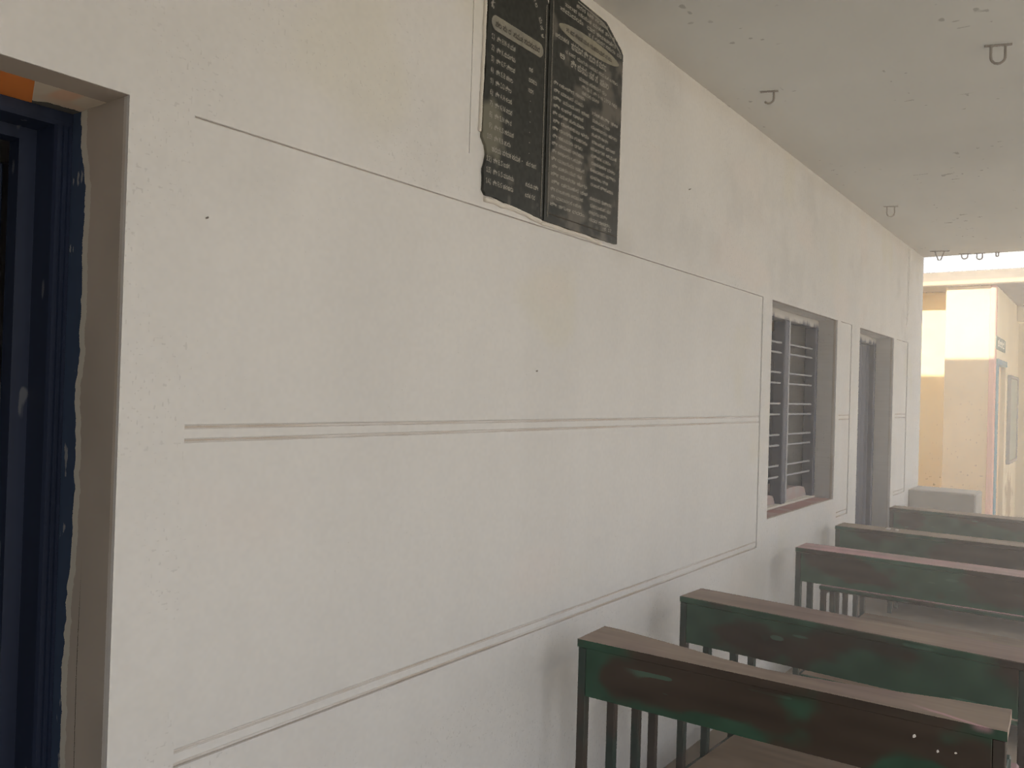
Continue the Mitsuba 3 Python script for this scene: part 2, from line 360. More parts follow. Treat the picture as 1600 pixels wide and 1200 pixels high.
add('door_1__leaf', cat(*leaf), 'm_blue')
for z0, z1 in ((0.12, 0.72), (0.82, 1.35), (1.45, 1.95)):
    add('door_1__leaf__panel', chamfer_box((-0.84, 0.725, z0), (-0.44, 0.74, z1), 0.006), 'm_blue')
labels['door_1'] = {'kind': 'structure', 'label': 'open doorway at the left with blue wooden frame and a dark room behind'}

# ------------------------------------------------------------------ window 1
labels['window_1'] = {'kind': 'structure', 'label': 'window opening in the wall with blue-grey frame and horizontal bars'}
fx0, fx1 = -0.20, -0.125
a, b, z0, z1 = WN
add('window_1__frame', cat(chamfer_box((fx0, a, z0), (fx1, a + 0.05, z1), 0.004), chamfer_box((fx0, b - 0.05, z0), (fx1, b, z1), 0.004),
                           chamfer_box((fx0, a + 0.05, z1 - 0.055), (fx1, b - 0.05, z1), 0.004)), 'm_bluegrey')
add('window_1__mullion', cat(chamfer_box((fx0, 5.135, z0), (fx1, 5.205, z1 - 0.055), 0.006)), 'm_bluegrey')
add('window_1__mullion_lit_edge', chamfer_box((fx1 - 0.004, 5.200, z0 + 0.02), (fx1 + 0.004, 5.222, z1 - 0.055), 0.003), 'm_bar', label='pale strip standing in for the lit edge of the mullion')  # light on the mullion edge, built as a paler strip
for z in (1.944, 1.883, 1.76, 1.695, 1.568, 1.502, 1.375, 1.31, 1.184, 1.115):
    for y_a, y_b in ((a + 0.05, 5.135), (5.205, b - 0.05)):
        add('window_1__bar', chamfer_box((-0.158, y_a - 0.004, z - 0.006), (-0.146, y_b + 0.004, z + 0.006), 0.003), 'm_bar')
add('window_1__sill_lip', chamfer_box((-0.205, a, z0), (-0.118, b, z0 + 0.014), 0.005), 'm_mortar', label='pale mortar lip along the sill')
def mound(ya, yb, h):
    ys = np.linspace(ya, yb, 13)
    top = [(y, z0 + 0.012 + h * math.sin(math.pi * min(max((y - ya) / (yb - ya), 0), 1)) ** 0.22) for y in ys]
    return prism([(ya, z0)] + top + [(yb, z0)], 'x', -0.34, -0.165)
add('window_1__sill_mound', mound(a + 0.05, 5.14, 0.07), 'm_mound', label='rounded grey-pink cement haunch inside the bars')
add('window_1__sill_mound', mound(5.20, b - 0.05, 0.08), 'm_mound')
for y_h, sg in ((5.775, 1), (4.565, -1)):
    q = chamfer_box((-0.36 - 0.58, y_h - 0.015, z0 + 0.06), (-0.36, y_h + 0.015, z1 - 0.07), 0.004)
    add('window_1__shutter', q, 'm_bluegrey')

# ------------------------------------------------------------------ door 2 (closed)
labels['door_2'] = {'kind': 'structure', 'label': 'far doorway in the wall with a closed blue-grey boarded door'}
a, b = D2
add('door_2__frame', cat(chamfer_box((-0.22, a, 0), (-0.14, a + 0.06, LINTEL), 0.004), chamfer_box((-0.22, b - 0.06, 0), (-0.14, b, LINTEL), 0.004),
                         chamfer_box((-0.22, a + 0.06, LINTEL - 0.06), (-0.14, b - 0.06, LINTEL), 0.004)), 'm_bluegrey')
n_b = 8
for i in range(n_b):
    ya = a + 0.062 + (b - a - 0.124) * i / n_b; yb = a + 0.062 + (b - a - 0.124) * (i + 1) / n_b
    add('door_2__plank', chamfer_box((-0.205, ya + 0.002, 0.02), (-0.175, yb - 0.002, LINTEL - 0.064), 0.004), 'm_bluegrey')

# ------------------------------------------------------------------ low block at the end of the veranda
add('wall_low_parapet', chamfer_box((0.0, 8.30, 0.0), (0.545, 8.72, 0.815), 0.012), 'm_block', label='low grey plastered block at the far end of the veranda', **S)

# ------------------------------------------------------------------ the building across the yard
A = thing('annex_building', 'cream-yellow building across the sunlit yard with a weathered roof slab', 'building')
add(A + '__front_wall', cat(chamfer_box((-0.19, 11.30, -0.3), (0.29, 14.0, 3.03), 0.008)), 'm_tan')
add(A + '__corner_post', chamfer_box((0.285, 11.285, -0.3), (0.348, 11.42, 3.03), 0.01), 'm_pinktrim', label='pink painted corner post')
add(A + '__recessed_wall', chamfer_box((-7.0, 11.80, -0.3), (-0.19, 14.0, 3.03), 0.005), 'm_yellow')
sw = mbox((0.20, 11.42, -0.3), (0.342, 14.1, 3.03)) - mbox((0.25, 11.47, -0.31), (1, 12.50, 2.17))
add(A + '__side_wall', wobbled(sw), 'm_cream')
add(A + '__end_wall', chamfer_box((0.20, 14.1, -0.3), (4.0, 14.3, 3.03), 0.005), 'm_cream')
add(A + '__beam', chamfer_box((0.342, 13.75, 2.80), (4.0, 14.1, 3.03), 0.01), 'm_cream')
add(A + '__roof_slab', chamfer_box((-7.2, 11.18, 3.03), (4.2, 14.4, 3.20), 0.012), 'm_slab', label='grey-pink weathered concrete roof slab')
add(A + '__plinth', chamfer_box((0.35, 11.3, -0.3), (4.0, 14.1, 0.0), 0.01), 'm_floor')
add(A + '__door', chamfer_box((0.255, 11.55, 0.0), (0.285, 12.49, 2.10), 0.004), 'm_doorgreen', label='pale green door')
add(A + '__door__frame', cat(chamfer_box((0.25, 11.47, 0.0), (0.36, 11.60, 2.16), 0.006), chamfer_box((0.25, 11.60, 2.10), (0.36, 12.50, 2.17), 0.006)), 'm_doorblue', label='blue door frame')
for yy in (2.9,):
    add(A + '__veranda_post', chamfer_box((3.6, 11.3, 0.0), (3.85, 11.55, 3.03), 0.01), 'm_cream')

# glyphs of the inscriptions: advance and outlines on a 48 unit em
GLYPHS = json.loads(r'''{"ಅ":[42,[[[[1,10],[2,22],[7,27],[18,26],[20,16],[24,16],[23,24],[26,27],[35,27],[41,20],[41,11],[38,4],[29,-1],[10,0],[5,3]],[[29,21],[31,16],[35,16],[32,22]],[[8,12],[10,7],[19,4],[28,5],[33,9],[32,10],[17,10],[16,13]],[[12,22],[8,18],[14,20]]]]],"ಆ":[41,[[[[1,10],[2,22],[7,27],[18,26],[20,16],[24,16],[23,24],[27,27],[36,27],[40,23],[40,16],[38,14],[39,6],[35,1],[30,-1],[10,0]],[[30,21],[31,17],[34,18],[34,21]],[[8,12],[10,7],[20,4],[29,5],[33,9],[32,11],[16,10],[15,13]],[[12,22],[8,18],[14,20]]]]],"ಕ":[27,[[[[1,13],[1,19],[12,20],[11,21],[1,21],[1,27],[20,27],[21,31],[18,36],[23,38],[27,32],[27,26],[18,20],[27,19],[25,3],[20,-1],[8,-1],[2,4],[3,12]],[[8,11],[12,4],[16,4],[20,7],[20,11],[17,13],[11,13]]]]],"ಗ":[31,[[[[1,12],[4,20],[1,21],[1,27],[22,27],[23,32],[20,36],[25,38],[28,35],[29,26],[25,21],[29,14],[29,-1],[23,-1],[23,12],[18,21],[12,21],[8,16],[7,-1],[1,-1]]]]],"ಚ":[39,[[[[1,15],[0,23],[4,27],[14,27],[18,23],[18,17],[7,6],[12,4],[16,6],[16,10],[22,10],[22,7],[28,4],[31,6],[31,9],[28,13],[20,13],[20,19],[27,20],[20,21],[20,27],[31,27],[32,31],[29,36],[31,38],[34,38],[38,32],[38,26],[33,21],[33,19],[38,19],[38,13],[36,12],[37,4],[32,-1],[22,-1],[19,2],[16,-1],[5,-1],[1,4],[1,9],[5,15]],[[6,21],[8,15],[11,17],[12,21]]]]],"ಜ":[37,[[[[0,18],[0,23],[4,27],[14,27],[22,20],[27,20],[27,26],[33,27],[34,19],[32,16],[35,15],[37,11],[37,4],[32,-1],[22,-1],[19,2],[16,-1],[5,-1],[1,4],[1,9],[6,15],[12,18],[12,21],[6,21],[7,17],[4,15]],[[7,8],[12,4],[15,5],[16,10],[22,10],[22,7],[27,4],[31,8],[29,14],[17,16]]]]],"ಟ":[40,[[[[3,2],[1,15],[4,21],[3,29],[6,32],[13,32],[13,27],[10,27],[10,24],[16,23],[19,19],[19,14],[16,10],[8,9],[8,6],[12,4],[16,5],[18,10],[23,10],[25,5],[32,5],[33,10],[29,14],[23,14],[23,20],[31,20],[32,22],[30,26],[26,27],[28,32],[37,28],[38,20],[36,16],[39,11],[39,5],[36,0],[24,-1],[20,1],[17,-1],[7,-1]],[[9,16],[12,15],[12,18],[10,18]]]]],"ಡ":[37,[[[[1,6],[1,14],[4,20],[1,21],[1,27],[29,27],[30,32],[27,36],[32,38],[35,35],[36,26],[33,21],[36,13],[36,5],[34,1],[31,-1],[21,-1],[19,1],[15,-1],[6,-1]],[[21,8],[26,4],[30,7],[30,8],[22,9]],[[25,14],[28,13],[28,15],[25,15]],[[7,13],[10,4],[14,5],[16,10],[19,10],[19,17],[23,21],[14,21],[10,19]]]]],"ತ":[30,[[[[2,4],[1,13],[7,14],[7,9],[10,5],[17,4],[23,6],[23,9],[11,9],[9,16],[13,21],[2,21],[1,26],[22,27],[23,31],[20,36],[25,38],[29,32],[29,26],[25,22],[29,13],[28,4],[22,-1],[9,-1]]]]],"ದ":[37,[[[[1,6],[1,14],[4,20],[1,21],[1,27],[29,27],[30,31],[27,36],[29,38],[34,36],[36,26],[32,21],[36,14],[36,6],[31,-1],[22,-1],[19,1],[15,-1],[6,-1]],[[8,7],[12,4],[15,6],[16,10],[21,10],[22,6],[27,4],[29,5],[30,13],[25,20],[14,21],[8,16]]]]],"ನ":[34,[[[[0,4],[1,12],[6,16],[13,15],[20,5],[26,5],[27,12],[21,20],[0,21],[0,27],[26,27],[27,31],[24,36],[29,38],[33,32],[33,26],[28,21],[33,13],[32,3],[28,-1],[19,-1],[9,10],[6,9],[8,3],[7,-1],[3,-1]]]]],"ಪ":[38,[[[[0,5],[2,15],[11,17],[15,15],[16,20],[0,21],[0,27],[30,27],[31,31],[28,36],[30,38],[35,36],[37,26],[33,21],[37,14],[37,5],[32,-1],[23,-1],[20,1],[16,-1],[6,-1]],[[16,14],[15,9],[22,10],[24,5],[30,5],[31,12],[27,21],[22,21],[23,15],[21,13]],[[6,9],[7,5],[11,4],[16,8],[10,7],[8,11]]]]],"ಬ":[38,[[[[0,17],[0,23],[4,27],[14,27],[18,23],[18,17],[7,6],[12,4],[15,5],[16,10],[22,10],[23,5],[29,5],[31,7],[31,14],[22,22],[24,27],[27,27],[36,18],[37,5],[31,-1],[22,-1],[19,2],[16,-1],[5,-1],[1,4],[1,9],[5,15],[2,14]],[[6,21],[7,16],[11,17],[12,21]]]]],"ಮ":[55,[[[[0,5],[2,15],[6,17],[13,16],[15,9],[22,10],[24,5],[30,5],[31,12],[28,18],[22,21],[0,21],[0,27],[30,27],[31,31],[28,36],[30,38],[33,38],[37,32],[37,26],[32,21],[36,16],[37,7],[39,5],[44,4],[48,8],[46,18],[39,22],[41,27],[46,26],[52,20],[54,15],[53,3],[48,-1],[38,-1],[35,1],[32,-1],[23,-1],[20,1],[16,-1],[6,-1]],[[6,9],[7,5],[12,4],[16,8],[10,7],[8,11]]]]],"ಯ":[64,[[[[1,9],[2,20],[7,26],[21,27],[28,20],[29,6],[35,4],[38,5],[40,9],[38,17],[35,20],[28,22],[29,27],[39,28],[36,34],[38,38],[41,38],[45,32],[45,26],[41,21],[46,14],[46,6],[53,4],[57,8],[56,16],[48,22],[50,27],[55,26],[60,21],[63,14],[63,6],[57,-1],[47,-1],[44,1],[40,-1],[30,-1],[26,2],[21,-1],[9,-1],[3,4]],[[7,15],[11,5],[19,5],[23,11],[21,20],[15,22],[9,20]]]]],"ರ":[31,[[[[1,8],[1,16],[3,20],[1,21],[1,27],[23,27],[24,31],[21,36],[26,38],[30,33],[30,26],[27,22],[30,17],[29,5],[22,-1],[10,-1],[7,0]],[[8,10],[11,5],[20,5],[24,10],[24,16],[19,21],[12,21],[8,18]]]]],"ಲ":[37,[[[[1,10],[2,22],[7,27],[16,27],[20,23],[20,17],[18,14],[8,12],[8,9],[13,5],[21,4],[29,8],[30,15],[28,19],[23,22],[25,27],[30,26],[36,17],[36,9],[34,5],[26,-1],[11,-1],[4,4]],[[12,22],[8,18],[14,20]]]]],"ವ":[38,[[[[0,5],[2,15],[6,17],[13,16],[15,9],[22,10],[24,5],[30,5],[31,12],[28,18],[22,21],[0,21],[0,27],[30,27],[31,31],[28,36],[30,38],[35,36],[37,26],[32,21],[37,13],[37,5],[32,-1],[23,-1],[20,1],[16,-1],[6,-1]],[[6,9],[7,5],[12,4],[16,8],[10,7],[8,11]]]]],"ಶ":[30,[[[[0,4],[0,10],[4,14],[3,21],[0,21],[0,27],[22,27],[23,31],[20,36],[25,38],[29,32],[29,26],[26,22],[29,16],[29,8],[27,4],[20,-1],[6,-1]],[[7,6],[13,4],[20,6],[23,10],[23,15],[6,9]],[[9,16],[15,16],[16,20],[10,21]]]]],"ಸ":[34,[[[[0,4],[1,12],[6,16],[12,16],[12,20],[0,21],[0,27],[26,27],[27,31],[24,36],[29,38],[33,32],[33,26],[29,22],[33,14],[32,3],[28,-1],[19,-1],[9,10],[6,9],[8,3],[7,-1],[3,-1]],[[15,13],[20,5],[26,5],[27,12],[23,21],[20,21],[20,16]]]]],"ಹ":[39,[[[[1,5],[3,16],[8,19],[14,20],[1,21],[1,27],[31,27],[32,32],[29,36],[34,38],[37,35],[38,26],[35,22],[22,20],[24,18],[32,19],[37,15],[38,5],[33,-1],[23,-1],[20,1],[16,-1],[7,-1]],[[23,8],[24,5],[29,4],[31,5],[32,11],[30,13],[25,13]],[[7,10],[13,4],[16,5],[17,10],[15,13],[9,13]]]]],"ಳ":[34,[[[[0,15],[0,21],[3,26],[14,27],[17,24],[17,18],[12,15],[12,12],[25,13],[27,19],[25,21],[19,21],[19,27],[27,28],[25,36],[27,38],[32,35],[33,25],[31,23],[33,20],[33,13],[26,8],[26,2],[24,0],[10,0],[8,2],[8,8],[3,10]],[[15,6],[17,4],[19,6],[18,7]]]]],"ಕಾ":[48,[[[[1,13],[1,19],[12,20],[11,21],[1,21],[1,27],[20,27],[21,31],[18,36],[23,38],[27,32],[27,27],[39,26],[46,20],[47,6],[41,-1],[31,-1],[26,5],[20,-1],[8,-1],[2,4],[3,12]],[[26,11],[28,10],[31,14],[36,14],[38,12],[38,8],[35,6],[37,4],[41,8],[41,15],[39,19],[35,21],[18,21],[18,19],[27,19]],[[8,11],[12,4],[16,4],[20,7],[20,11],[17,13],[11,13]]]]],"ರಾ":[52,[[[[1,8],[1,16],[3,20],[1,21],[1,27],[23,27],[24,31],[21,36],[23,38],[26,38],[29,35],[30,27],[43,26],[51,17],[51,6],[45,-1],[35,-1],[30,7],[22,-1],[10,-1],[7,0]],[[28,20],[30,17],[30,10],[35,14],[40,14],[42,8],[39,4],[44,6],[45,14],[43,19],[38,21]],[[8,10],[11,5],[20,5],[24,10],[24,16],[19,21],[12,21],[8,18]]]]],"ಮಾ":[76,[[[[0,5],[2,15],[6,17],[13,16],[15,9],[22,10],[24,5],[30,5],[31,12],[28,18],[22,21],[0,21],[0,27],[30,27],[31,31],[28,36],[30,38],[33,38],[37,32],[37,26],[32,21],[36,16],[37,7],[39,5],[44,4],[48,8],[46,18],[39,22],[41,27],[64,27],[69,25],[75,17],[75,6],[69,-1],[59,-1],[54,6],[48,-1],[38,-1],[35,1],[32,-1],[23,-1],[20,1],[16,-1],[6,-1]],[[52,20],[54,10],[59,14],[64,14],[66,8],[63,4],[68,6],[69,14],[67,19],[62,21]],[[6,9],[7,5],[12,4],[16,8],[10,7],[8,11]]]]],"ಗು":[49,[[[[1,12],[4,20],[1,21],[1,27],[22,27],[23,32],[20,36],[25,38],[29,33],[29,26],[25,21],[28,17],[30,7],[37,4],[42,7],[40,18],[33,23],[34,27],[37,28],[45,22],[48,16],[48,6],[42,-1],[23,-1],[22,16],[18,21],[12,21],[7,13],[7,-1],[1,-1]]]]],"ಪು":[56,[[[[0,5],[2,15],[11,17],[15,15],[16,20],[0,21],[0,27],[30,27],[31,31],[28,36],[30,38],[33,38],[37,32],[37,26],[33,21],[37,14],[38,6],[44,4],[49,7],[47,18],[40,23],[42,28],[49,25],[55,16],[54,3],[49,-1],[39,-1],[35,2],[32,-1],[23,-1],[20,1],[16,-1],[6,-1]],[[16,14],[15,9],[22,10],[24,5],[30,5],[31,12],[27,21],[22,21],[23,15],[21,13]],[[6,9],[7,5],[11,4],[16,8],[10,7],[8,11]]]]],"ಸು":[52,[[[[0,4],[1,12],[6,16],[12,16],[12,20],[0,21],[0,27],[26,27],[27,31],[24,36],[26,38],[29,38],[33,32],[33,26],[29,21],[33,14],[34,6],[40,4],[45,7],[43,18],[36,23],[38,28],[45,25],[51,16],[50,3],[45,-1],[35,-1],[31,2],[28,-1],[19,-1],[9,10],[6,9],[8,3],[7,-1],[3,-1]],[[15,13],[20,5],[26,5],[27,12],[23,21],[20,21],[20,16]]]]],"ನೀ":[69,[[[[0,4],[1,12],[6,16],[13,15],[20,5],[26,5],[27,12],[21,20],[0,21],[0,27],[26,27],[27,31],[24,36],[26,38],[29,38],[32,32],[37,35],[47,33],[50,28],[50,22],[56,27],[65,27],[69,23],[69,17],[67,14],[57,12],[60,6],[65,4],[63,-2],[58,0],[52,6],[49,18],[44,14],[32,16],[33,6],[28,-1],[17,0],[10,10],[6,9],[8,3],[7,-1],[3,-1]],[[58,20],[58,18],[63,20],[61,21]],[[39,28],[42,27],[42,30],[39,30]],[[36,22],[41,20],[42,21]]]]],"ಶೀ":[65,[[[[0,4],[0,10],[4,14],[3,21],[0,21],[0,27],[22,27],[23,31],[20,36],[22,38],[25,38],[28,32],[33,35],[43,33],[46,28],[46,22],[52,27],[61,27],[65,23],[65,17],[63,14],[53,12],[56,6],[61,4],[59,-2],[54,0],[48,6],[45,18],[40,14],[29,15],[27,4],[20,-1],[6,-1]],[[57,21],[53,18],[59,20]],[[35,28],[38,27],[38,30],[35,30]],[[32,22],[37,20],[38,21]],[[7,6],[13,4],[20,6],[23,10],[23,15],[6,9]],[[9,16],[15,16],[16,20],[10,21]]]]],"ರಂ":[58,[[[[32,7],[33,19],[38,24],[49,25],[56,19],[57,8],[55,3],[50,-1],[39,-1]],[[39,9],[43,4],[48,5],[51,9],[50,17],[46,19],[40,18],[38,13]]],[[[1,8],[1,16],[3,20],[1,21],[1,27],[23,27],[24,31],[21,36],[26,38],[30,33],[30,26],[27,22],[30,17],[29,5],[22,-1],[10,-1],[7,0]],[[8,10],[11,5],[20,5],[24,10],[24,16],[19,21],[12,21],[8,18]]]]],"ಠ":[31,[[[[1,8],[1,16],[3,20],[1,21],[1,27],[23,27],[24,32],[21,36],[26,38],[30,33],[30,26],[27,22],[30,17],[29,5],[22,-1],[10,-1],[7,0]],[[8,10],[11,5],[20,5],[24,10],[24,16],[19,21],[12,21],[8,18]]],[[[12,15],[18,17],[20,11],[14,9]]]]],"A":[34,[[[[1,-1],[13,36],[20,37],[33,-1],[26,0],[23,9],[10,9],[7,-1]],[[16,27],[13,15],[21,15],[18,27]]]]],"B":[31,[[[[3,37],[20,37],[27,32],[28,23],[25,19],[29,14],[29,5],[26,1],[21,-1],[3,-1]],[[10,15],[9,5],[20,5],[23,7],[23,12],[20,15]],[[9,22],[20,22],[22,25],[21,30],[9,31]]]]],"F":[28,[[[[3,37],[26,37],[26,31],[9,31],[9,20],[24,20],[25,16],[24,14],[9,14],[9,-1],[3,-1]]]]],"G":[36,[[[[2,13],[3,27],[11,36],[22,37],[31,32],[34,24],[27,24],[24,30],[16,31],[10,27],[8,20],[9,11],[16,5],[22,5],[27,9],[27,13],[19,13],[19,19],[34,19],[33,7],[28,1],[14,-1],[6,4]]]]],"H":[35,[[[[3,-1],[3,37],[9,37],[10,21],[26,21],[26,37],[32,37],[32,-1],[26,-1],[25,15],[9,15],[9,-1]]]]],"I":[21,[[[[1,-1],[1,5],[7,6],[7,31],[1,31],[1,37],[20,37],[20,31],[13,30],[13,5],[20,5],[20,-1]]]]],"K":[32,[[[[3,37],[9,37],[10,22],[24,37],[31,37],[31,34],[18,20],[31,2],[31,-1],[25,-1],[13,15],[9,11],[9,-1],[3,-1]]]]],"M":[43,[[[[3,37],[12,36],[22,11],[31,36],[40,37],[40,-1],[34,-1],[33,21],[24,-1],[18,0],[11,21],[9,21],[9,-1],[3,-1]]]]],"N":[36,[[[[3,37],[11,36],[26,12],[27,37],[33,37],[33,-1],[25,0],[10,24],[9,-1],[3,-1]]]]],"R":[31,[[[[3,37],[20,37],[27,33],[29,29],[29,21],[23,14],[30,2],[30,-1],[24,-1],[15,13],[9,13],[9,-1],[3,-1]],[[9,20],[20,19],[23,23],[22,29],[20,31],[9,31]]]]],"S":[31,[[[[2,7],[2,10],[8,10],[11,5],[14,4],[22,6],[23,11],[20,14],[10,16],[4,21],[3,29],[7,35],[12,37],[20,37],[26,34],[29,26],[23,26],[19,31],[13,31],[9,26],[27,17],[29,14],[28,4],[22,-1],[10,-1],[7,0]]]]],"0":[31,[[[[2,12],[2,24],[7,34],[12,37],[19,37],[24,34],[28,25],[28,10],[24,2],[19,-1],[9,0],[5,4]],[[8,21],[11,6],[17,5],[20,7],[22,13],[22,23],[18,31],[11,30]]]]],"1":[31,[[[[5,-1],[5,5],[14,6],[14,29],[6,24],[5,31],[13,37],[20,37],[20,5],[28,5],[28,-1]]]]],"2":[31,[[[[3,-1],[3,4],[21,25],[21,28],[18,31],[12,31],[8,24],[4,24],[3,29],[7,35],[11,37],[19,37],[25,33],[27,23],[14,5],[27,5],[27,-1]]]]],"3":[31,[[[[5,2],[2,10],[9,10],[10,6],[18,5],[22,9],[21,15],[10,17],[10,22],[17,31],[4,31],[4,37],[27,37],[27,32],[19,23],[24,20],[28,15],[28,6],[26,3],[19,-1],[11,-1]]]]],"4":[31,[[[[1,8],[14,35],[16,37],[22,37],[10,13],[18,12],[18,23],[24,23],[24,12],[29,12],[29,6],[24,6],[24,-1],[18,-1],[18,6],[2,6]]]]],"5":[31,[[[[3,6],[3,10],[9,10],[13,5],[19,6],[21,10],[21,15],[17,19],[9,17],[4,18],[5,36],[25,37],[25,31],[11,31],[10,25],[21,24],[26,19],[26,5],[21,0],[11,-1]]]]],"6":[31,[[[[4,5],[3,15],[7,24],[16,37],[22,37],[23,35],[16,25],[26,19],[27,7],[25,3],[19,-1],[12,-1]],[[10,16],[12,5],[18,5],[21,9],[21,14],[19,17],[13,18]]]]],"7":[31,[[[[3,31],[3,37],[28,37],[28,31],[12,-1],[6,-1],[6,2],[20,31]]]]],"8":[31,[[[[3,7],[4,16],[7,19],[4,24],[5,32],[12,37],[20,37],[24,35],[28,30],[28,24],[25,20],[29,13],[27,3],[20,-1],[12,-1],[7,1]],[[9,12],[12,5],[20,5],[23,12],[19,16],[13,16]],[[10,28],[13,22],[19,22],[22,28],[19,31],[13,31]]]]],"9":[31,[[[[3,20],[4,31],[9,36],[19,37],[23,35],[27,29],[26,17],[14,-1],[8,-1],[8,2],[15,12],[7,14]],[[9,26],[11,19],[17,18],[20,20],[21,27],[18,31],[12,31]]]]],".":[12,[[[[2,1],[4,7],[10,5],[8,-1]]]]],")":[18,[[[[1,-8],[7,10],[6,25],[1,38],[6,39],[12,27],[13,7],[8,-7]]]]],"-":[31,[[[[7,12],[7,18],[24,18],[24,12]]]]],":":[12,[[[[2,1],[4,7],[10,5],[8,-1]]],[[[2,21],[4,27],[10,25],[8,19]]]]]}''')
CLUST = sorted(GLYPHS, key=len, reverse=True)
_tri = {}
def glyph_mesh(g):
    if g not in _tri:
        vs, fs, n = [], [], 0
        for rings in GLYPHS[g][1]:
            poly = Polygon(rings[0], rings[1:]).buffer(0)
            for q in getattr(poly, 'geoms', [poly]):
                if q.area < 1: continue
                v, f = trimesh.creation.triangulate_polygon(q, engine='earcut')
                vs.append(v); fs.append(np.asarray(f) + n); n += len(v)
        _tri[g] = (np.vstack(vs), np.vstack(fs)) if vs else None
    return _tri[g]
def split(text):
    i, out = 0, []
    while i < len(text):
        for g in CLUST:
            if text.startswith(g, i): out.append(g); i += len(g); break
        else: out.append(' '); i += 1
    return out
def text_flat(text, h, squeeze=1.0):
    """Lettering in the plane: x along the line, y up; h is the height of a capital."""
    s, x, vs, fs, n = h / 34.0, 0.0, [], [], 0
    for g in split(text):
        if g == ' ': x += 14 * s * squeeze; continue
        t = glyph_mesh(g)
        if t is not None:
            v = t[0] * s; v[:, 0] = v[:, 0] * squeeze + x
            vs.append(v); fs.append(t[1] + n); n += len(v)
        x += GLYPHS[g][0] * s * squeeze
    return np.vstack(vs), np.vstack(fs), x
def on_wall(flat, y, z, x):
    v, f = flat[0], flat[1]
    V = np.column_stack([np.full(len(v), x), y + v[:, 0], z + v[:, 1]])
    t = trimesh.Trimesh(V, f, process=False)
    nrm = np.cross(V[f[:, 1]] - V[f[:, 0]], V[f[:, 2]] - V[f[:, 0]])[:, 0]
    f = np.where((nrm < 0)[:, None], f[:, ::-1], f)
    return trimesh.Trimesh(V, f, process=False)

# ------------------------------------------------------------------ inscribed plaques
def slab(outline, x1, c=0.002):
    return prism(outline, 'x', -0.02, x1)
rng = random.Random(5)
left_out = [(2.2495, 2.158), (2.2495, 2.862), (2.205, 2.935), (1.985, 2.935), (1.932, 2.862), (1.932, 2.70), (1.926, 2.62), (1.928, 2.54), (1.921, 2.46), (1.922, 2.40),
            (1.921, 2.345), (1.937, 2.325), (1.945, 2.30), (1.938, 2.27), (1.93, 2.25), (1.934, 2.22), (1.932, 2.19), (1.945, 2.176), (1.99, 2.178), (2.08, 2.170), (2.17, 2.163)]
PLX = 0.010
PL = thing('inscribed_plaque', 'narrow dark stone plaque with chipped left edge, left of the wider plaque', 'plaque')
add(PL + '__slab', slab(left_out, PLX), 'm_granite')
right_out = [(2.2505, 2.156), (2.742, 2.156), (2.744, 2.40), (2.748, 2.87), (2.735, 2.885), (2.62, 2.947), (2.40, 2.955), (2.2505, 2.955)]
PR = thing('inscribed_plaque', 'wider dark stone plaque densely lettered, with an oval heading, right of the narrow one', 'plaque')
add(PR + '__slab', slab(right_out, PLX + 0.003), 'm_granite')
# raised borders and mortar beads
add(PL + '__border', chamfer_box((0.0, 2.2335, 2.165), (PLX + 0.003, 2.2355, 2.86), 0.001), 'm_letter')
add(PR + '__border', chamfer_box((0.0, 2.2685, 2.17), (PLX + 0.006, 2.2705, 2.95), 0.001), 'm_letter')
add(PR + '__border', chamfer_box((0.0, 2.2715, 2.182), (PLX + 0.005, 2.735, 2.186), 0.001), 'm_letterdark')
add(PR + '__border', cat(tube([(PLX + 0.003, 2.42, 2.944), (PLX + 0.003, 2.60, 2.936), (PLX + 0.003, 2.73, 2.868)], 0.002, 6)), 'm_letter')
def bead(pts, r, key):
    pts = np.array(pts, float); q = []
    for i in range(len(pts) - 1):
        for t in np.linspace(0, 1, 14, endpoint=(i == len(pts) - 2)): q.append(pts[i] * (1 - t) + pts[i + 1] * t)
    q = np.array([(0.002, y + 0.002 * (meshkit.noise([y * 40, z * 40, 1.0]) - 0.5), z + 0.006 * (meshkit.noise([y * 31, z * 31, 3.0]) - 0.5)) for y, z in q])
    add(key, tube(q, r, 8), 'm_mortar', smooth=True, label='pale mortar bead along the edge')
bead([(1.945, 2.166), (2.10, 2.165), (2.245, 2.152)], 0.0085, PL + '__mortar_bead')
bead([(2.25, 2.150), (2.50, 2.148), (2.64, 2.147)], 0.0075, PR + '__mortar_bead')
bead([(2.40, 2.962), (2.62, 2.954), (2.752, 2.886), (2.755, 2.60), (2.752, 2.16)], 0.006, PR + '__mortar_bead')
bead([(1.928, 2.93), (1.923, 2.60), (1.915, 2.36)], 0.006, PL + '__mortar_bead')
add(PL + '__plaster_corner', prism([(2.2495, 2.870), (2.2495, 2.945), (2.205, 2.945)], 'x', -0.002, 0.009), 'm_mortar', label='white plaster filling the cut corner')

FL = PLX + 0.0008
def line(parent, text, y, z, h, x=FL, mat='m_letter', squeeze=0.8, fit=None, center=None):
    flat = text_flat(text, h, squeeze)
    if fit: 
        v = flat[0].copy(); v[:, 0] *= fit / flat[2]; flat = (v, flat[1], fit)
    if center is not None: y = center - flat[2] / 2
    add(parent + '__text_line', on_wall(flat, y, z, x), mat)
